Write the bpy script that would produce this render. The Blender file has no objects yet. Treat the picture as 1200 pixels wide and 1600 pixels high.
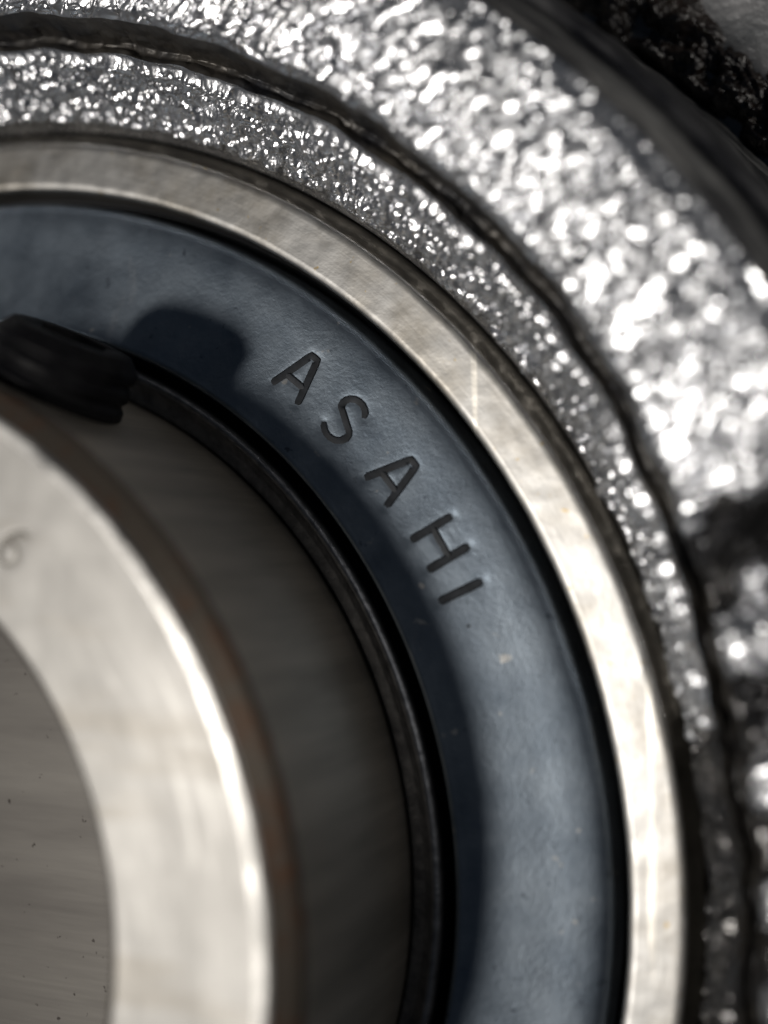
import bpy, math
import numpy as np
from mathutils import Matrix, Vector

MM = 0.001
sc = bpy.context.scene
col = sc.collection

# ------------------------------------------------------------------ camera
CAM = (39.2774, 14.3068, 47.5439)                       # millimetres, bearing axis = z
ROT = ((0.9255, 0.00398, 0.37872), (0.0, 0.99994, -0.01052), (-0.37874, 0.00973, 0.92545))
cd = bpy.data.cameras.new('camera')
cam = bpy.data.objects.new('camera', cd)
col.objects.link(cam)
cam.matrix_world = Matrix.Translation(Vector(CAM) * MM) @ Matrix(ROT).to_4x4()
cd.sensor_fit = 'HORIZONTAL'
cd.sensor_width = 36.0
cd.lens = 60.0
cd.clip_start = 0.002
cd.clip_end = 20.0
cd.dof.use_dof = True
cd.dof.focus_distance = 52.2 * MM
cd.dof.aperture_fstop = 21.0
sc.camera = cam

# ------------------------------------------------------------------ world and lamps
w = bpy.data.worlds.new('World')
sc.world = w
w.use_nodes = True
bg = w.node_tree.nodes['Background']
bg.inputs['Color'].default_value = (0.36, 0.60, 1.0, 1)
bg.inputs['Strength'].default_value = 0.020


def lamp(name, slope, dist, size, power, colour):
    l = bpy.data.lights.new(name, 'AREA')
    l.shape = 'DISK'
    l.size = size
    l.energy = power
    l.color = colour
    o = bpy.data.objects.new(name, l)
    col.objects.link(o)
    d = Vector((slope[0], slope[1], 1)).normalized()
    o.location = d * dist + Vector((0.02, 0.008, 0))
    o.rotation_euler = d.to_track_quat('Z', 'Y').to_euler()
    return o


lamp('workshop_lamp', (-0.36, -0.17), 0.45, 0.05, 1.12, (1.0, 0.95, 0.885))
lamp('face_fill', (-0.62, -0.50), 1.1, 0.40, 0.24, (1.0, 0.97, 0.93))  # added soft fill, unseen, to brighten the inner ring end face
lamp('side_fill', (2.3, 1.05), 1.0, 0.45, 1.4, (1.0, 0.96, 0.9))  # added low fill for shoulder and inner ring side, not a real window

vs = sc.view_settings
vs.view_transform = 'Standard'
vs.look = 'None'
vs.exposure = 0.15
vs.gamma = 1.0
vs.use_curve_mapping = False
sc.cycles.use_denoising = True

# ------------------------------------------------------------------ numpy noise
_rng = np.random.default_rng(7)
_perm = _rng.permutation(512).astype(np.int64)
_perm = np.concatenate([_perm, _perm])
_grad = _rng.normal(size=(512, 3))
_grad /= np.linalg.norm(_grad, axis=1)[:, None]


def noise(x, y, z):
    xi, yi, zi = np.floor(x).astype(np.int64), np.floor(y).astype(np.int64), np.floor(z).astype(np.int64)
    xf, yf, zf = x - xi, y - yi, z - zi
    u, v, t = (q * q * q * (q * (q * 6 - 15) + 10) for q in (xf, yf, zf))

    def g(dx, dy, dz):
        h = _perm[(_perm[(_perm[(xi + dx) & 511] + yi + dy) & 511] + zi + dz) & 511]
        k = _grad[h]
        return k[..., 0] * (xf - dx) + k[..., 1] * (yf - dy) + k[..., 2] * (zf - dz)
    def L(a, b, t_):
        return a + (b - a) * t_
    return L(L(L(g(0, 0, 0), g(1, 0, 0), u), L(g(0, 1, 0), g(1, 1, 0), u), v),
             L(L(g(0, 0, 1), g(1, 0, 1), u), L(g(0, 1, 1), g(1, 1, 1), u), v), t) * 1.6


def grains(x, y, z):
    """rounded grains: 1 at a grain centre, 0 between grains"""
    xi, yi, zi = np.floor(x).astype(np.int64), np.floor(y).astype(np.int64), np.floor(z).astype(np.int64)
    best = np.full(x.shape, 9.0)
    for dx in (-1, 0, 1):
        for dy in (-1, 0, 1):
            for dz in (-1, 0, 1):
                h = _perm[(_perm[(_perm[(xi + dx) & 511] + yi + dy) & 511] + zi + dz) & 511]
                j = _grad[h] * 0.42 + 0.5
                d = (x - xi - dx - j[..., 0]) ** 2 + (y - yi - dy - j[..., 1]) ** 2 + (z - zi - dz - j[..., 2]) ** 2
                best = np.minimum(best, d)
    return np.sqrt(np.clip(1 - best / 0.62, 0, 1))


def sstep(a, b, x):
    t = np.clip((x - a) / (b - a), 0, 1)
    return t * t * (3 - 2 * t)


# ------------------------------------------------------------------ materials
def mat(name):
    m = bpy.data.materials.new(name)
    m.use_nodes = True
    nt = m.node_tree
    return m, nt, nt.nodes['Principled BSDF']


def nd(nt, t, **kw):
    n = nt.nodes.new(t)
    for k, v in kw.items():
        setattr(n, k, v)
    return n


def tex(nt, scale, detail=4, rough=0.6, stretch=None, rotz=0.0, polar=False):
    """noise in object space, optionally stretched; polar = (angle, radius, height)"""
    tc = nd(nt, 'ShaderNodeTexCoord')
    src = tc.outputs['Object']
    if polar:
        g = nd(nt, 'ShaderNodeSeparateXYZ')
        nt.links.new(src, g.inputs[0])
        at = nd(nt, 'ShaderNodeMath', operation='ARCTAN2')
        nt.links.new(g.outputs['Y'], at.inputs[0])
        nt.links.new(g.outputs['X'], at.inputs[1])
        mu = nd(nt, 'ShaderNodeMath', operation='MULTIPLY')
        nt.links.new(at.outputs[0], mu.inputs[0])
        mu.inputs[1].default_value = 0.025
        ln = nd(nt, 'ShaderNodeVectorMath', operation='LENGTH')
        cb = nd(nt, 'ShaderNodeCombineXYZ')
        nt.links.new(g.outputs['X'], cb.inputs['X'])
        nt.links.new(g.outputs['Y'], cb.inputs['Y'])
        nt.links.new(cb.outputs[0], ln.inputs[0])
        c2 = nd(nt, 'ShaderNodeCombineXYZ')
        nt.links.new(mu.outputs[0], c2.inputs['X'])
        nt.links.new(ln.outputs['Value'], c2.inputs['Y'])
        nt.links.new(g.outputs['Z'], c2.inputs['Z'])
        src = c2.outputs[0]
    mp = nd(nt, 'ShaderNodeMapping')
    nt.links.new(src, mp.inputs['Vector'])
    if stretch:
        mp.inputs['Scale'].default_value = stretch
    mp.inputs['Rotation'].default_value = (0, 0, rotz)
    n = nd(nt, 'ShaderNodeTexNoise')
    nt.links.new(mp.outputs[0], n.inputs['Vector'])
    n.inputs['Scale'].default_value = scale
    n.inputs['Detail'].default_value = detail
    n.inputs['Roughness'].default_value = rough
    return n.outputs['Fac']


def ramp(nt, fac, stops):
    r = nd(nt, 'ShaderNodeValToRGB')
    nt.links.new(fac, r.inputs['Fac'])
    e = r.color_ramp.elements
    e[0].position, e[0].color = stops[0][0], (*stops[0][1], 1)
    e[1].position, e[1].color = stops[-1][0], (*stops[-1][1], 1)
    for p, c in stops[1:-1]:
        k = e.new(p)
        k.color = (*c, 1)
    return r.outputs['Color']


def bump(nt, bs, facs):
    """facs: list of (height socket, distance in mm)"""
    prev = None
    for f, d in facs:
        b = nd(nt, 'ShaderNodeBump')
        b.inputs['Strength'].default_value = 1.0
        b.inputs['Distance'].default_value = d * MM
        nt.links.new(f, b.inputs['Height'])
        if prev is not None:
            nt.links.new(prev, b.inputs['Normal'])
        prev = b.outputs['Normal']
    nt.links.new(prev, bs.inputs['Normal'])


def mixc(nt, fac, a, b, mode='MIX'):
    m = nd(nt, 'ShaderNodeMix', data_type='RGBA', blend_type=mode)
    for s, v in ((m.inputs[0], fac), (m.inputs[6], a), (m.inputs[7], b)):
        if hasattr(v, 'links') or isinstance(v, bpy.types.NodeSocket):
            nt.links.new(v, s)
        else:
            s.default_value = v if isinstance(v, float) else (*v, 1)
    return m.outputs[2]


def g3(v):
    return (v, v, v)


# ground steel face of the outer ring: smudged, with brown stains
M_band, nt, bs = mat('ground_steel')
st = ramp(nt, tex(nt, 260, 6, 0.65), [(0.42, g3(0.0)), (0.66, g3(1.0))])
cl = mixc(nt, st, (0.355, 0.35, 0.34), (0.265, 0.25, 0.225))
sk = ramp(nt, tex(nt, 1700, 3, 0.6), [(0.66, g3(0.0)), (0.72, g3(1.0))])
cl = mixc(nt, sk, cl, (0.30, 0.23, 0.12))
sk = ramp(nt, tex(nt, 900, 3, 0.5, (1, 0.05, 1), 0.35), [(0.66, g3(0.0)), (0.70, g3(1.0))])
cl = mixc(nt, sk, cl, (0.52, 0.50, 0.46))
nt.links.new(cl, bs.inputs['Base Color'])
bs.inputs['Metallic'].default_value = 1.0
ro = ramp(nt, tex(nt, 700, 5, 0.7), [(0.3, g3(0.37)), (0.7, g3(0.47))])
nt.links.new(ro, bs.inputs['Roughness'])
bump(nt, bs, [(tex(nt, 900, 4, 0.6), 0.016), (tex(nt, 2200, 3, 0.6, (0.10, 1, 1), polar=True), 0.006), (tex(nt, 1500, 2, 0.6, (1, 0.06, 1), 0.5), 0.008)])

# end face of the inner ring: straight grinding lines and wear
M_face, nt, bs = mat('scratched_steel')
cl = ramp(nt, tex(nt, 300, 5, 0.6), [(0.3, (0.30, 0.293, 0.28)), (0.7, (0.355, 0.347, 0.333))])
l1 = ramp(nt, tex(nt, 520, 3, 0.55, (0.035, 1, 1), -1.03), [(0.60, g3(0.0)), (0.66, g3(1.0))])
l2 = ramp(nt, tex(nt, 700, 4, 0.6, (0.09, 1, 1), polar=True), [(0.58, g3(0.0)), (0.66, g3(1.0))])
l3 = ramp(nt, tex(nt, 420, 4, 0.6, (0.12, 1, 1), 0.75), [(0.40, g3(1.0)), (0.47, g3(0.0))])
cl = mixc(nt, l1, cl, (0.50, 0.49, 0.47))
cl = mixc(nt, l2, cl, (0.48, 0.47, 0.45))
cl = mixc(nt, l3, cl, (0.30, 0.287, 0.265))
nt.links.new(cl, bs.inputs['Base Color'])
bs.inputs['Metallic'].default_value = 1.0
ro = ramp(nt, tex(nt, 260, 5, 0.7, (0.3, 1, 1), polar=True), [(0.3, g3(0.47)), (0.7, g3(0.56))])
nt.links.new(ro, bs.inputs['Roughness'])
bump(nt, bs, [(tex(nt, 700, 3, 0.7, (1, 0.05, 1), -0.47), 0.010), (tex(nt, 420, 4, 0.6, (0.10, 1, 1), polar=True), 0.05), (tex(nt, 250, 3, 0.5), 0.012)])

M_edge, nt, bs = mat('polished_edge')
cl = ramp(nt, tex(nt, 700, 4, 0.6), [(0.3, (0.45, 0.44, 0.42)), (0.7, (0.62, 0.61, 0.59))])
nt.links.new(cl, bs.inputs['Base Color'])
bs.inputs['Metallic'].default_value = 1.0
ro = ramp(nt, tex(nt, 170, 4, 0.7), [(0.38, g3(0.28)), (0.58, g3(0.55))])
nt.links.new(ro, bs.inputs['Roughness'])
bump(nt, bs, [(tex(nt, 500, 4, 0.6), 0.05)])

# turned side of the inner ring
M_side, nt, bs = mat('turned_steel')
cl = ramp(nt, tex(nt, 400, 5, 0.65, (1, 1, 0.10), polar=True), [(0.36, (0.38, 0.35, 0.305)), (0.7, (0.66, 0.605, 0.53))])
nt.links.new(cl, bs.inputs['Base Color'])
bs.inputs['Metallic'].default_value = 1.0
bs.inputs['Roughness'].default_value = 0.46
bump(nt, bs, [(tex(nt, 1000, 4, 0.6, (1, 1, 0.06), polar=True), 0.02)])

# rusty chamfers
M_rust, nt, bs = mat('rust_tinged_steel')
f = ramp(nt, tex(nt, 420, 6, 0.7), [(0.52, g3(0)), (0.66, g3(1))])
cl = mixc(nt, f, (0.13, 0.108, 0.086), (0.15, 0.075, 0.042))
nt.links.new(cl, bs.inputs['Base Color'])
bs.inputs['Metallic'].default_value = 0.6
bs.inputs['Roughness'].default_value = 0.5
bump(nt, bs, [(tex(nt, 1800, 4, 0.7), 0.04)])

# bore
M_bore, nt, bs = mat('bore_steel')
cl = ramp(nt, tex(nt, 500, 5, 0.6), [(0.35, (0.34, 0.33, 0.32)), (0.65, (0.46, 0.45, 0.44))])
sp = ramp(nt, tex(nt, 1500, 3, 0.5), [(0.30, g3(0.0)), (0.34, g3(1.0))])
nt.links.new(mixc(nt, sp, (0.05, 0.045, 0.04), cl), bs.inputs['Base Color'])
bs.inputs['Metallic'].default_value = 1.0
bs.inputs['Roughness'].default_value = 0.3
bump(nt, bs, [(tex(nt, 1200, 4, 0.6, (0.05, 1, 1), polar=True), 0.015)])

M_shaft, nt, bs = mat('dark_shaft_steel')
cl = ramp(nt, tex(nt, 350, 5, 0.6, (0.15, 1, 1), -0.26), [(0.35, (0.07, 0.066, 0.062)), (0.65, (0.10, 0.095, 0.088))])
sp = ramp(nt, tex(nt, 1700, 3, 0.5), [(0.29, g3(0.0)), (0.33, g3(1.0))])
nt.links.new(mixc(nt, sp, (0.03, 0.027, 0.025), cl), bs.inputs['Base Color'])
bs.inputs['Metallic'].default_value = 1.0
bs.inputs['Roughness'].default_value = 0.5
bump(nt, bs, [(tex(nt, 800, 3, 0.6, (0.06, 1, 1), -0.26), 0.02)])

# seal: satin blue grey, fine orange peel
M_seal, nt, bs = mat('blue_grey_plate')
cl = ramp(nt, tex(nt, 330, 6, 0.65), [(0.32, (0.165, 0.202, 0.246)), (0.68, (0.285, 0.332, 0.384))])
sk = ramp(nt, tex(nt, 1300, 2, 0.5), [(0.70, g3(0.0)), (0.75, g3(1.0))])
cl = mixc(nt, sk, cl, (0.50, 0.50, 0.49))
sk = ramp(nt, tex(nt, 1900, 3, 0.6), [(0.27, g3(1.0)), (0.33, g3(0.0))])
cl = mixc(nt, sk, cl, (0.10, 0.12, 0.15))
sk = ramp(nt, tex(nt, 420, 4, 0.6, (1, 0.10, 1), 0.9), [(0.66, g3(0.0)), (0.74, g3(0.5))])
cl = mixc(nt, sk, cl, (0.48, 0.50, 0.53))
nt.links.new(cl, bs.inputs['Base Color'])
bs.inputs['Metallic'].default_value = 1.0
ro = ramp(nt, tex(nt, 600, 4, 0.6), [(0.3, g3(0.42)), (0.7, g3(0.51))])
nt.links.new(ro, bs.inputs['Roughness'])
bump(nt, bs, [(tex(nt, 4600, 4, 0.7), 0.016)])

M_letter, nt, bs = mat('dark_stamped_groove')  # dirt colour that also stands in for shade inside the stamped strokes
cl = ramp(nt, tex(nt, 2500, 3, 0.6), [(0.3, (0.006, 0.008, 0.011)), (0.7, (0.020, 0.024, 0.031))])
nt.links.new(cl, bs.inputs['Base Color'])
bs.inputs['Roughness'].default_value = 0.6
bs.inputs['Metallic'].default_value = 0.3

M_etch, nt, bs = mat('grey_stamped_groove')
cl = ramp(nt, tex(nt, 2000, 3, 0.6), [(0.3, (0.15, 0.14, 0.125)), (0.7, (0.22, 0.21, 0.19))])
nt.links.new(cl, bs.inputs['Base Color'])
bs.inputs['Metallic'].default_value = 1.0
bs.inputs['Roughness'].default_value = 0.55

M_rubber, nt, bs = mat('black_rubber')
cl = ramp(nt, tex(nt, 900, 3, 0.6), [(0.3, (0.010, 0.011, 0.014)), (0.7, (0.02, 0.022, 0.027))])
nt.links.new(cl, bs.inputs['Base Color'])
bs.inputs['Roughness'].default_value = 0.55

M_flinger, nt, bs = mat('dark_collar_steel')
cl = ramp(nt, tex(nt, 1500, 4, 0.6), [(0.3, (0.10, 0.105, 0.118)), (0.7, (0.22, 0.225, 0.24))])
nt.links.new(cl, bs.inputs['Base Color'])
bs.inputs['Metallic'].default_value = 0.9
bs.inputs['Roughness'].default_value = 0.45
bump(nt, bs, [(tex(nt, 2600, 3, 0.6), 0.05)])

M_ringedge, nt, bs = mat('stained_ring_chamfer')
cl = ramp(nt, tex(nt, 500, 5, 0.6), [(0.3, (0.07, 0.066, 0.058)), (0.7, (0.16, 0.147, 0.125))])
nt.links.new(cl, bs.inputs['Base Color'])
bs.inputs['Metallic'].default_value = 0.9
bs.inputs['Roughness'].default_value = 0.45
bump(nt, bs, [(tex(nt, 1500, 3, 0.6), 0.03)])

M_oxide, nt, bs = mat('black_oxide')
cl = ramp(nt, tex(nt, 900, 4, 0.6), [(0.3, (0.003, 0.003, 0.004)), (0.7, (0.009, 0.009, 0.010))])
nt.links.new(cl, bs.inputs['Base Color'])
bs.inputs['Metallic'].default_value = 0.0
bs.inputs['Specular IOR Level'].default_value = 0.08
bs.inputs['Roughness'].default_value = 0.5
bump(nt, bs, [(tex(nt, 1500, 3, 0.6), 0.04)])

# casting: aluminium paint over rough iron
M_cast, nt, bs = mat('silver_painted_casting')
cl = ramp(nt, tex(nt, 500, 5, 0.65), [(0.30, (0.52, 0.525, 0.54)), (0.62, (0.74, 0.75, 0.78))])
nt.links.new(cl, bs.inputs['Base Color'])
bs.inputs['Metallic'].default_value = 0.93
ro = ramp(nt, tex(nt, 1500, 3, 0.6), [(0.3, g3(0.22)), (0.7, g3(0.33))])
nt.links.new(ro, bs.inputs['Roughness'])
bump(nt, bs, [(tex(nt, 3200, 3, 0.6), 0.03)])

M_cast_shaded, nt, bs = mat('shade_darkened_casting')  # near-black colour paints in the shade of casting that tilts away
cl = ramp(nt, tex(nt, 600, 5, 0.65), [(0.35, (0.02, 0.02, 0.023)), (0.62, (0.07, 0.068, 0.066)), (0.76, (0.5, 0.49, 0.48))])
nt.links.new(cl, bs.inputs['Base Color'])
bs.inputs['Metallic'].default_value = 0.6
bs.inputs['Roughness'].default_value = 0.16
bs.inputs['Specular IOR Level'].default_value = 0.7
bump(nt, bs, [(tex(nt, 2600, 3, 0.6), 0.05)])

M_groove, nt, bs = mat('shade_dark_groove')  # shade of the recess put into the base colour, with a brown tint
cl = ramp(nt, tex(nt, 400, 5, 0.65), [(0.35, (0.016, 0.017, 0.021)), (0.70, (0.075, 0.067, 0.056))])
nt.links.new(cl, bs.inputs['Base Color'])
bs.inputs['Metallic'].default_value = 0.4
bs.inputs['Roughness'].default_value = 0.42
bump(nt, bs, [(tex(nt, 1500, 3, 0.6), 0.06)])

M_outer, nt, bs = mat('shade_and_sheen_casting')  # shoulder shadow and grey reflections painted in as dark and light streaks
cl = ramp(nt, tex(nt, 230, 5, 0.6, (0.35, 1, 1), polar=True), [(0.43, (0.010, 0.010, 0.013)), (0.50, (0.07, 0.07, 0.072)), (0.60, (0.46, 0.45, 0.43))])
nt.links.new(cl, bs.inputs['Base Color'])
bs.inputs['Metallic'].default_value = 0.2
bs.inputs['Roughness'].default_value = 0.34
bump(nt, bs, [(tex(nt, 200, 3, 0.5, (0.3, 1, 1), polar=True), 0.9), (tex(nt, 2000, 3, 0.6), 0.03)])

M_flange, nt, bs = mat('grey_flange_paint')
cl = ramp(nt, tex(nt, 350, 6, 0.65), [(0.35, (0.10, 0.105, 0.11)), (0.68, (0.26, 0.26, 0.265))])
nt.links.new(cl, bs.inputs['Base Color'])
bs.inputs['Metallic'].default_value = 0.5
bs.inputs['Roughness'].default_value = 0.5
bump(nt, bs, [(tex(nt, 1600, 4, 0.6), 0.10)])

M_grit, nt, bs = mat('oily_black_grit')
cl = ramp(nt, tex(nt, 700, 5, 0.7), [(0.35, (0.010, 0.008, 0.007)), (0.72, (0.05, 0.035, 0.026))])
nt.links.new(cl, bs.inputs['Base Color'])
bs.inputs['Roughness'].default_value = 0.16
bs.inputs['Specular IOR Level'].default_value = 0.8
bump(nt, bs, [(tex(nt, 2600, 3, 0.6), 0.15)])

M_bench, nt, bs = mat('dark_bench_top')
cl = ramp(nt, tex(nt, 60, 6, 0.6), [(0.35, (0.035, 0.034, 0.033)), (0.7, (0.09, 0.085, 0.08))])
nt.links.new(cl, bs.inputs['Base Color'])
bs.inputs['Roughness'].default_value = 0.6
bump(nt, bs, [(tex(nt, 400, 5, 0.6), 0.3)])


# ------------------------------------------------------------------ mesh helpers
def link(name, verts, faces, mats, parent=None, smooth=True, fmat=None):
    me = bpy.data.meshes.new(name)
    verts = np.asarray(verts, dtype=np.float32)
    faces = np.asarray(faces, dtype=np.int32)
    me.vertices.add(len(verts))
    me.vertices.foreach_set('co', verts.ravel())
    n, k = faces.shape
    me.loops.add(n * k)
    me.loops.foreach_set('vertex_index', faces.ravel())
    me.polygons.add(n)
    me.polygons.foreach_set('loop_start', np.arange(n, dtype=np.int32) * k)
    if not isinstance(mats, (list, tuple)):
        mats = [mats]
    for m in mats:
        me.materials.append(m)
    if fmat is not None:
        me.polygons.foreach_set('material_index', np.asarray(fmat, dtype=np.int32))
    me.polygons.foreach_set('use_smooth', np.full(n, smooth))
    me.update(calc_edges=True)
    me.validate()
    o = bpy.data.objects.new(name, me)
    col.objects.link(o)
    if parent is not None:
        o.parent = parent
    return o


def thetas(dense=(-25, 105), dstep=0.25, cstep=1.5):
    a = np.arange(dense[0], dense[1], dstep)
    b = np.arange(dense[1], dense[0] + 360, cstep)
    return np.radians(np.concatenate([a, b]))


def resample(prof, step):
    """prof: list of (r, z[, material]); returns arrays r, z, mat per segment"""
    R, Z, S = [], [], []
    for i in range(len(prof) - 1):
        (r0, z0), (r1, z1) = prof[i][:2], prof[i + 1][:2]
        n = max(1, int(math.ceil(math.hypot(r1 - r0, z1 - z0) / step)))
        for k in range(n):
            t = k / n
            R.append(r0 + (r1 - r0) * t)
            Z.append(z0 + (z1 - z0) * t)
            S.append(prof[i][2] if len(prof[i]) > 2 else 0)
    R.append(prof[-1][0])
    Z.append(prof[-1][1])
    return np.array(R), np.array(Z), np.array(S)


def lathe(name, prof, th, step, mats, parent=None, disp=None, zmod=None, rmod=None, fmat=None, smooth=True):
    """revolve a profile (mm); disp(r,th,z) offsets along the profile normal"""
    R, Z, S = resample(prof, step)
    dr, dz = np.gradient(R), np.gradient(Z)
    ln = np.hypot(dr, dz) + 1e-9
    nr, nz = -dz / ln, dr / ln                      # left of the travel direction: up when r grows
    T = np.broadcast_to(th[:, None], (len(th), len(R)))
    RR = np.broadcast_to(R[None, :], T.shape).copy()
    ZZ = np.broadcast_to(Z[None, :], T.shape).copy()
    if zmod is not None:
        ZZ = zmod(RR, T, ZZ)
    R0 = RR
    if rmod is not None:
        RR = rmod(RR, T)
    if disp is not None:
        d = disp(R0, T, ZZ)
        RR = RR + d * nr[None, :]
        ZZ = ZZ + d * nz[None, :]
    V = np.stack([RR * np.cos(T), RR * np.sin(T), ZZ], -1).reshape(-1, 3) * MM
    m = len(R)
    n = len(th)
    i = np.arange(n)[:, None]
    j = np.arange(m - 1)[None, :]
    a = i * m + j
    b = ((i + 1) % n) * m + j
    F = np.stack([a, a + 1, b + 1, b], -1)[..., ::-1].reshape(-1, 4)
    fm = np.broadcast_to(S[None, :], (n, m - 1)).reshape(-1)
    if fmat is not None:
        fm = fmat(R0[:, :-1], T[:, :-1]).astype(np.int32).reshape(-1)
    return link(name, V, F, mats, parent, smooth, fm)


def arc(r, z, rad, a0, a1, n=5):
    return [(r + rad * math.cos(math.radians(a0 + (a1 - a0) * k / n)), z + rad * math.sin(math.radians(a0 + (a1 - a0) * k / n))) for k in range(n + 1)]


def empty(name, loc, label, cat, group=None):
    o = bpy.data.objects.new(name, None)
    o.empty_display_size = 0.01
    o.location = loc
    col.objects.link(o)
    o['label'] = label
    o['category'] = cat
    return o


# ------------------------------------------------------------------ the surface it lies on
BENCH = -22.0
g = 400.0
bench = link('bench_top', np.array([(-g, -g, BENCH), (g, -g, BENCH), (g, g, BENCH), (-g, g, BENCH),
                                    (-g, -g, BENCH - 30), (g, -g, BENCH - 30), (g, g, BENCH - 30), (-g, g, BENCH - 30)]) * MM,
             [(0, 1, 2, 3), (7, 6, 5, 4), (0, 4, 5, 1), (1, 5, 6, 2), (2, 6, 7, 3), (3, 7, 4, 0)], M_bench, smooth=False)
bench['kind'] = 'structure'

# ------------------------------------------------------------------ housing
housing = empty('bearing_housing', (0, 0, 0), 'silver painted cast metal bearing housing with rough glittering face around the steel rings', 'housing')
TH = thetas((-20, 98), 0.068, 1.2)


STEP = math.radians(24.0)


def pos(r, t, z):
    return r * np.cos(t), r * np.sin(t), z


def rough_cast(r, t, z):
    x, y, zz = pos(r, t, z)
    ca, sa = math.cos(0.45), math.sin(0.45)
    u, v = x * ca + y * sa, -x * sa + y * ca            # wrinkles run across the face
    wx = 0.35 * noise(x * 0.8, y * 0.8, zz + 7)
    wr = noise(u * 0.34 + wx, v * 0.95 + wx, zz * 0.5 + 3)
    w2 = noise(u * 0.8 + 3 + wx, v * 1.7, zz * 0.8 + 8)
    h = 0.15 * wr - 0.20 * np.exp(-(wr / 0.08) ** 2) - 0.10 * np.exp(-(w2 / 0.08) ** 2)
    h = h + 0.075 * grains(u * 0.95, v * 2.0, zz * 1.0) + 0.024 * grains(x * 4.0, y * 4.0, zz * 4.0)
    tt = np.mod(t + math.pi, 2 * math.pi) - math.pi
    low = 1 - sstep(STEP - 0.03, STEP, tt)
    h = h + low * 0.20 * grains(x * 1.25, y * 1.25, zz * 1.25) * sstep(-0.05, 0.25, noise(x * 0.33 + 5, y * 0.33, 2.0 + 0 * x))
    return h


def lip_disp(r, t, z):
    x, y, zz = pos(r, t, z)
    h = 0.25 * noise(x * 0.8 + 4, y * 0.8, zz * 0.6)
    h = h + 0.34 * grains(x * 1.75, y * 1.75, zz * 1.6) + 0.10 * grains(x * 3.6, y * 3.6, zz * 3.6)
    h = h + 0.02 * noise(x * 6, y * 6 + 3, zz * 6)
    return h * sstep(32.55, 33.0, r) * (1 - sstep(34.8, 35.05, r))




LUMPS = [(35.40, 10.76, 1.30), (35.33, 12.86, 0.80), (36.43, 5.90, 1.20), (37.18, 4.04, 0.70), (36.85, 1.87, 1.10), (37.20, -0.32, 0.70), (36.86, -1.67, 1.05), (36.61, 8.12, 0.80), (36.83, -3.55, 1.00)]


def face_z(r, t, z):
    """the raised face stops along a radial edge; past it the casting falls away outward"""
    tt = np.mod(t + math.pi, 2 * math.pi) - math.pi
    x, y, _ = pos(r, t, z)
    edge = STEP + 0.012 * noise(x * 0.6, y * 0.6, 1.0)
    low = 1 - sstep(edge - 0.05, edge + 0.012, tt)
    low = low * sstep(-2.3, -1.9, tt)
    k = np.clip(r - 35.6, 0, 10)
    drop = 0.6 + 1.15 * k
    lumps = 1.0 * np.clip(noise(x * 0.42 + 2.2, y * 0.42 + 0.7, 4.0) - 0.02, 0, 1) * 2.4
    zn = z - low * (drop - lumps * np.clip(k, 0, 1))
    for lx, ly, lr in LUMPS:
        wl = np.exp(-(np.hypot(x - lx, y - ly) / lr) ** 4) * low
        zn = zn + wl * (3.9 - zn)
    return np.where(z > -8.8, np.maximum(zn, -8.8), z)


def narrow(r, t):
    """the cast lip is narrower towards the low side"""
    tt = np.mod(t + math.pi, 2 * math.pi) - math.pi
    x, y = r * np.cos(t), r * np.sin(t)
    wob = (0.20 * noise(x * 0.45, y * 0.45, 6.0 + 0 * x) + 0.05 * noise(x * 1.3, y * 1.3, 6.0 + 0 * x)) * np.interp(r, [33.2, 35.0, 36.2, 39.0], [0, 1, 1, 0])
    return r + wob - 1.15 * (1 - sstep(0.15, 0.75, tt)) * np.interp(r, [32.5, 34.85, 36.2, 41.4], [0, 1, 1, 0])


def shaded_side(r, t):
    """where shade is painted dark on the tilted casting, bright lumps left out"""
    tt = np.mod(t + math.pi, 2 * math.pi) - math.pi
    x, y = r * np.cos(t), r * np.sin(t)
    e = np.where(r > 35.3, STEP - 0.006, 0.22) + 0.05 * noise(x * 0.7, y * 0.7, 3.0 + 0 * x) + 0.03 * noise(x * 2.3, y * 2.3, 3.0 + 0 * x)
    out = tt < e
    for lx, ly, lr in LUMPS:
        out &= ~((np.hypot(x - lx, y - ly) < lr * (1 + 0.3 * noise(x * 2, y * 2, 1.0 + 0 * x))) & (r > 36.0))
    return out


# bore lip of the casting
lathe('bore_lip', [(32.46, -9.0), (32.46, -0.7), (32.56, -0.45), (33.3, 0.3), (34.2, 1.3), (34.85, 2.2), (35.05, 2.6)], TH, 0.05, [M_cast, M_cast_shaded], housing,
      lip_disp, rmod=narrow, fmat=shaded_side)
# groove between lip and face
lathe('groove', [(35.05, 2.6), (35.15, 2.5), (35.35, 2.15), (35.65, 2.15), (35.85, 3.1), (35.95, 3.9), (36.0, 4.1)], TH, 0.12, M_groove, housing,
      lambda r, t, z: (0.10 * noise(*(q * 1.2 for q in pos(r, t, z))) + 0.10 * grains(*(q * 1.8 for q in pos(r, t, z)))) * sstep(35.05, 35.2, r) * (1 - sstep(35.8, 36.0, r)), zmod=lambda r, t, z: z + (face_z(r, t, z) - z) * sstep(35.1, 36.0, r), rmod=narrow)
# rough cast face
lathe('rough_face', [(36.0, 4.1), (36.3, 4.5), (38.5, 5.05), (40.6, 5.2), (41.4, 5.0)], TH, 0.05, [M_cast, M_cast_shaded], housing,
      lambda r, t, z: rough_cast(r, t, z) * sstep(36.0, 36.2, r) * (1 - sstep(41.1, 41.4, r)), face_z, narrow, shaded_side)
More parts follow.
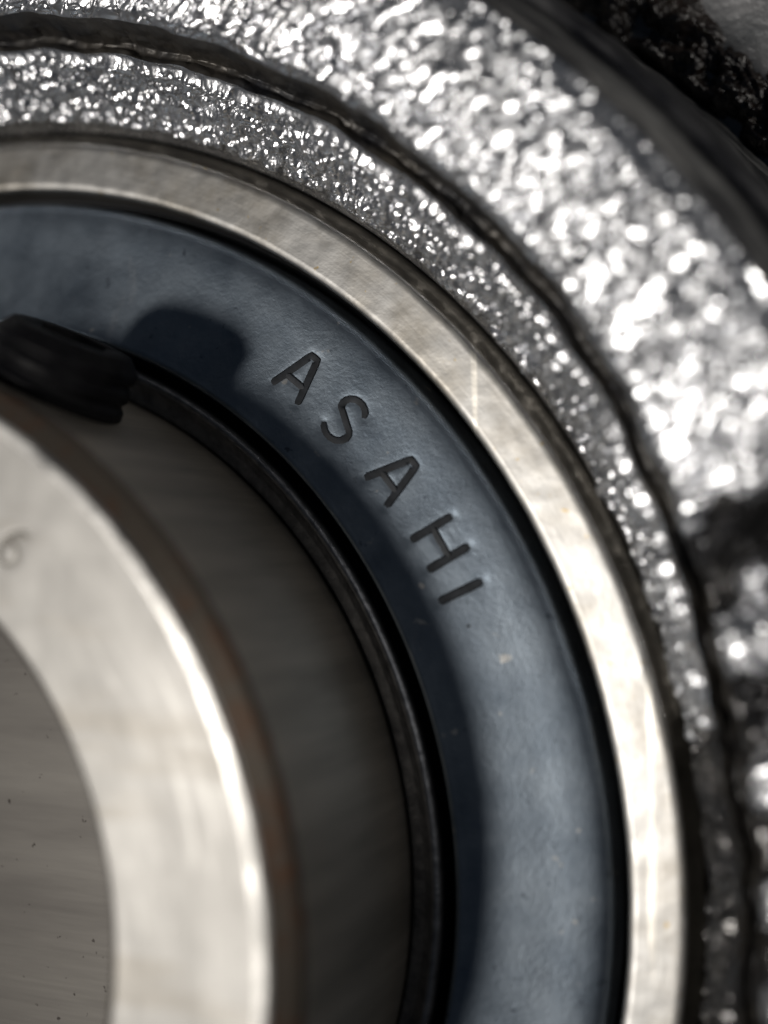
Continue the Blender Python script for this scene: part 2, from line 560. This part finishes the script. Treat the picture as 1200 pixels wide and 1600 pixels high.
# outer shoulder
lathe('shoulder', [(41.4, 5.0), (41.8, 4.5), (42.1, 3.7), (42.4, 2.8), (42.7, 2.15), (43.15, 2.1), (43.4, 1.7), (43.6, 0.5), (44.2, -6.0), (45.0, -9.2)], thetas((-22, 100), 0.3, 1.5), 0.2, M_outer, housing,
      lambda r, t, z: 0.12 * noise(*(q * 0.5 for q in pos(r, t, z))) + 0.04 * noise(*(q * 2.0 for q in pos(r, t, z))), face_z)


# square mounting flange with rounded corners, seat bored through
def flange():
    n = 240
    t = np.linspace(0, 2 * math.pi, n, endpoint=False)
    half, rc = 54.0, 14.0
    out = []
    for a in t:
        c, s = math.cos(a), math.sin(a)
        p = 7.0
        k = half / ((abs(c) ** p + abs(s) ** p) ** (1 / p))
        out.append(k)
    out = np.array(out)
    rings = [(np.full(n, 33.0), np.full(n, BENCH)), (out - 0.8, np.full(n, BENCH)), (out, np.full(n, BENCH + 0.8)), (out, np.full(n, -10.6)),
             (out - 1.6, np.full(n, -9.0)), (out * 0.5 + 23, np.full(n, -9.0)), (np.full(n, 44.4), np.full(n, -9.0)), (np.full(n, 33.0), np.full(n, -9.3))]
    V = np.concatenate([np.stack([r * np.cos(t), r * np.sin(t), z], -1) for r, z in rings]) * MM
    F = []
    m = len(rings)
    for k in range(m):
        k2 = (k + 1) % m
        for i in range(n):
            i2 = (i + 1) % n
            F.append((k * n + i, k * n + i2, k2 * n + i2, k2 * n + i))
    return link('flange', V, F, M_flange, housing, smooth=False)


flange()

# oily grit caked on the flange beside the shoulder
def grit():
    tt = np.radians(np.arange(30, 62, 0.16))
    rr = np.arange(44.8, 48.4, 0.09)
    T, R = np.meshgrid(tt, rr, indexing='ij')
    x, y = R * np.cos(T), R * np.sin(T)
    e = np.clip(np.minimum((R - 44.8) / 0.6, (48.1 + 1.0 * noise(x * .5, y * .5, x * 0) - R) / 0.9), 0, 1) * np.clip(np.minimum((T - tt[0]), (tt[-1] - T)) / 0.03, 0, 1)
    h = 0.9 * (0.55 + noise(x * 0.9, y * 0.9, x * 0 + 2)) + 0.5 * np.abs(noise(x * 2.4, y * 2.4, x * 0)) + 0.2 * noise(x * 5, y * 5, x * 0)
    z = -9.15 + e * np.clip(h, 0.1, 3)
    V = np.stack([x, y, z], -1).reshape(-1, 3) * MM
    n, m = len(tt), len(rr)
    i = np.arange(n - 1)[:, None]
    j = np.arange(m - 1)[None, :]
    a = i * m + j
    F = np.stack([a, a + 1, a + m + 1, a + m], -1)[..., ::-1].reshape(-1, 4)
    F = F[:, ::-1]
    o = link('grit', V, F, M_grit)
    o['kind'] = 'stuff'
    o['label'] = 'glossy black oily grit caked beside the housing shoulder'
    o['category'] = 'grit'


grit()

# ------------------------------------------------------------------ bearing
bearing = empty('ball_bearing', (0, 0, 0), 'steel ball bearing with blue grey stamped seal plate and protruding inner ring', 'bearing')
TB = thetas((-30, 110), 0.4, 1.5)

# outer ring
lathe('outer_ring', [(29.62, -6.0, 0), (29.62, -0.12, 0), (29.74, 0.0, 0), (31.66, 0.0, 0), (31.78, -0.05, 1), (32.32, -0.75, 1), (32.38, -0.95, 1), (32.40, -9.0, 1)], TB, 0.25, [M_band, M_ringedge], bearing,
      lambda r, t, z: 0.012 * noise(*(q * 1.3 for q in pos(r, t, z))))

# stamped letters: strokes in (u along the text, v outward), millimetres
HGT = 1.85


def poly_arc(cx, cy, rx, ry, a0, a1, n=9):
    return [(cx + rx * math.cos(math.radians(a0 + (a1 - a0) * k / n)), cy + ry * math.sin(math.radians(a0 + (a1 - a0) * k / n))) for k in range(n + 1)]


GLYPH = {
    'A': [[(-0.72, 0), (-0.16, HGT), (0.16, HGT), (0.72, 0)], [(-0.50, 0.62), (0.50, 0.62)]],
    'S': [poly_arc(0.0, 1.37, 0.56, 0.46, 20, 200) + poly_arc(0.0, 0.46, 0.60, 0.46, 110, 70, 2)[:0] + [(-0.50, 1.16), (0.48, 0.72)] + poly_arc(0.0, 0.47, 0.60, 0.47, 20, -160)],
    'H': [[(-0.68, 0), (-0.68, HGT)], [(0.68, 0), (0.68, HGT)], [(-0.68, 0.93), (0.68, 0.93)]],
    'I': [[(0, 0), (0, HGT)]],
}
TEXT = [('A', 51.3, 25.2), ('S', 45.3, 25.15), ('A', 38.3, 25.2), ('H', 31.3, 25.3), ('I', 26.8, 25.15)]


def glyph_strokes():
    out = []
    for ch, deg, base in TEXT:
        t0 = math.radians(deg)
        er = np.array([math.cos(t0), math.sin(t0)])
        et = np.array([math.sin(t0), -math.cos(t0)])      # clockwise
        o = er * base
        out.append((ch, [[o + et * u + er * v for u, v in s] for s in GLYPH[ch]]))
    return out


STROKES = glyph_strokes()
SIX_C = (10.73, 13.67)


def six_strokes():
    t0 = math.radians(51.9)
    er = np.array([math.cos(t0), math.sin(t0)])
    et = np.array([math.sin(t0), -math.cos(t0)])
    o = np.array(SIX_C) - er * 0.85
    pts = [(0.26, 1.42), (0.0, 1.30), (-0.24, 1.05), (-0.38, 0.75)] + poly_arc(0.0, 0.44, 0.41, 0.40, 170, 520, 14)
    return [[o + et * u + er * v for u, v in pts]]


SIX = six_strokes()


def seg_dist(x, y, strokes):
    d = np.full(x.shape, 9.0)
    for s in strokes:
        for p, q in zip(s[:-1], s[1:]):
            e = q - p
            L2 = float(e @ e) + 1e-12
            k = np.clip(((x - p[0]) * e[0] + (y - p[1]) * e[1]) / L2, 0, 1)
            d = np.minimum(d, np.hypot(x - p[0] - k * e[0], y - p[1] - k * e[1]))
    return d


ALLS = [s for _, ss in STROKES for s in ss]


def seal_z(r):
    """height of the seal plate at radius r (matches the profile below)"""
    P = SEAL
    return np.interp(r, [p[0] for p in P], [p[1] for p in P])


SEAL0 = [(23.24, 1.0), (23.30, 1.22), (23.45, 1.32), (23.75, 1.24), (24.5, 1.02), (25.5, 0.76), (26.7, 0.50), (27.8, 0.30), (28.45, 0.15), (28.8, 0.0), (29.02, -0.25), (29.12, -0.6)]


def catmull(P, n=8):
    out = []
    for i in range(len(P) - 1):
        p0, p1, p2, p3 = (np.array(P[max(0, min(len(P) - 1, i + k))]) for k in (-1, 0, 1, 2))
        for k in range(n):
            t = k / n
            q = 0.5 * (2 * p1 + (p2 - p0) * t + (2 * p0 - 5 * p1 + 4 * p2 - p3) * t * t + (3 * p1 - p0 - 3 * p2 + p3) * t ** 3)
            out.append((float(q[0]), float(q[1])))
    out.append(tuple(P[-1]))
    return out


SEAL = catmull(SEAL0)


def seal_disp(r, t, z):
    x, y, zz = pos(r, t, z)
    h = 0.004 * noise(x * 1.1, y * 1.1, zz)
    sel = (np.degrees(t) > 20) & (np.degrees(t) < 58)
    d = np.full(x.shape, 9.0)
    d[sel] = seg_dist(x[sel], y[sel], ALLS)
    return h - 0.028 * np.exp(-(d / 0.22) ** 2)


TS = np.radians(np.concatenate([np.arange(20, 58, 0.11), np.arange(58, 380, 1.0)]))
seal = lathe('seal_plate', [(23.2, -0.2)] + SEAL + [(29.14, -3.0)], TS, 0.055, M_seal, bearing, seal_disp)
# rubber filling the gap between plate and outer ring
lathe('rubber_seal', [(29.1, -2.2), (29.3, -1.75), (29.5, -1.7), (29.61, -2.0)], TB, 0.2, M_rubber, bearing)


def tube(name, strokes, zf, rad, m, parent, ns=6, flat=0.45):
    V, F = [], []
    for s in strokes:
        # densify
        P = []
        for p, q in zip(s[:-1], s[1:]):
            n = max(1, int(np.linalg.norm(q - p) / 0.12))
            P += [p + (q - p) * k / n for k in range(n)]
        P.append(s[-1])
        P = np.array(P)
        T = np.gradient(P, axis=0)
        T /= np.linalg.norm(T, axis=1)[:, None] + 1e-9
        N = np.stack([-T[:, 1], T[:, 0]], 1)
        base = len(V)
        m_ = len(P)
        for i in range(m_):
            z0 = zf(math.hypot(*P[i]))
            rr = rad * (0.55 if i in (0, m_ - 1) else 1.0)
            for k in range(ns):
                a = 2 * math.pi * k / ns
                c, s_ = math.cos(a), math.sin(a)
                V.append((P[i, 0] + N[i, 0] * c * rr, P[i, 1] + N[i, 1] * c * rr, z0 + s_ * rr * flat))
        for i in range(m_ - 1):
            for k in range(ns):
                k2 = (k + 1) % ns
                F.append((base + i * ns + k, base + i * ns + k2, base + (i + 1) * ns + k2, base + (i + 1) * ns + k))
    return link(name, np.array(V) * MM, F, m, parent)


for ch, ss in STROKES:
    o = tube('letter', ss, lambda r: float(seal_z(r)) - 0.016, 0.185, M_letter, seal, 8, 0.08)
    o['label'] = 'dark stamped capital letter ' + ch + ' on the seal plate'

o = tube('dot_mark', [[np.array([23.55, 10.45]), np.array([23.68, 10.40])]], lambda r: float(seal_z(r)) + 0.0, 0.12, M_letter, seal, 8, 0.12)

# inner ring
HF = 11.49
TI = np.radians(np.concatenate([np.arange(44, 60, 0.3), np.arange(60, 404, 0.75)]))


def face_disp(r, t, z):
    x, y, zz = pos(r, t, z)
    d = np.full(x.shape, 9.0)
    sel = (z > HF - 0.05) & (np.degrees(t) < 62) & (np.degrees(t) > 40)
    d[sel] = seg_dist(x[sel], y[sel], SIX)
    return 0.010 * noise(x * 0.8, y * 0.8, zz * 0.8) - 0.018 * np.exp(-(d / 0.16) ** 2)


inner = lathe('inner_ring', [(14.3, BENCH + 0.3, 3), (14.3, HF - 0.7, 2), (14.76, HF - 0.1, 2), (14.86, HF, 0), (20.12, HF, 4), (20.5, HF - 0.055, 4), (20.62, HF - 0.13, 2), (21.24, HF - 0.8, 2), (21.3, HF - 1.3, 1), (21.3, 1.0, 1), (21.3, -9.0, 1)],
              TI, 0.12, [M_face, M_side, M_rust, M_bore, M_edge], bearing, face_disp)
o = tube('numeral', SIX, lambda r: HF - 0.012, 0.10, M_etch, inner, flat=0.10)
o['label'] = 'faint stamped numeral 6 on the inner ring face'
# the shaft end sitting back inside the bore
lathe('shaft_end', [(0.02, 3.5), (13.7, 3.5), (14.2, 3.0), (14.24, BENCH + 0.3)], thetas((-30, 110), 1.0, 2.0), 0.4, M_shaft)
SH = bpy.data.objects['shaft_end']
SH.name = 'shaft'
SH['label'] = 'dark grey steel shaft end set back inside the inner ring bore'
SH['category'] = 'shaft'
# collar at the foot of the inner ring
lathe('collar', [(21.36, -1.5), (21.36, 0.75), (21.9, 0.9), (22.2, 1.15), (22.4, 1.38), (22.52, 1.40), (22.66, 1.24), (22.7, -1.5)], TB, 0.12, M_flinger, bearing)
# black seal lip closing the gap
lathe('seal_lip', [(22.72, -0.5), (22.85, -0.3), (23.1, -0.3), (23.22, -0.5)], TB, 0.2, M_rubber, bearing)


# threaded set screw standing out of the inner ring
def set_screw(deg, zc, r_in, r_out, rad):
    t0 = math.radians(deg)
    er = Vector((math.cos(t0), math.sin(t0), 0))
    et = Vector((-math.sin(t0), math.cos(t0), 0))
    ez = Vector((0, 0, 1))
    n = 56
    prof = []
    L = r_out - r_in
    steps = int(L / 0.07)
    V, F = [], []
    for i in range(steps + 1):
        s = L * i / steps
        for k in range(n):
            a = 2 * math.pi * k / n
            ph = (s / 0.8 + k / n) % 1.0
            tri = abs(ph * 2 - 1)
            rr = rad - 0.34 * tri
            rr = min(rr, rad - 0.15 - max(0, (s - (L - 0.5))) * 0.9)
            p = er * (r_in + s) + et * (rr * math.cos(a)) + ez * (zc + rr * math.sin(a))
            V.append(p)
    for i in range(steps):
        for k in range(n):
            k2 = (k + 1) % n
            F.append((i * n + k, i * n + k2, (i + 1) * n + k2, (i + 1) * n + k))
    # end face with hexagonal socket
    last = steps * n

    def ring(radf, dep):
        b = len(V)
        for k in range(n):
            a = 2 * math.pi * k / n
            rr = radf(a)
            V.append(er * (r_out - dep) + et * (rr * math.cos(a)) + ez * (zc + rr * math.sin(a)))
        return b
    hexr = lambda a: 1.45 / math.cos((a % (math.pi / 3)) - math.pi / 6) * 0.9
    r1 = ring(hexr, 0.0)
    r2 = ring(hexr, 1.6)
    r3 = ring(lambda a: 0.02, 1.9)
    for a_, b_ in ((last, r1), (r1, r2), (r2, r3)):
        for k in range(n):
            k2 = (k + 1) % n
            F.append((a_ + k, a_ + k2, b_ + k2, b_ + k))
    o = link('set_screw', np.array([tuple(v) for v in V]) * MM, F, M_oxide, inner)
    o['label'] = 'black threaded set screw standing out of the inner ring'
    return o


set_screw(65.8, 6.7, 19.0, 23.6, 2.95)
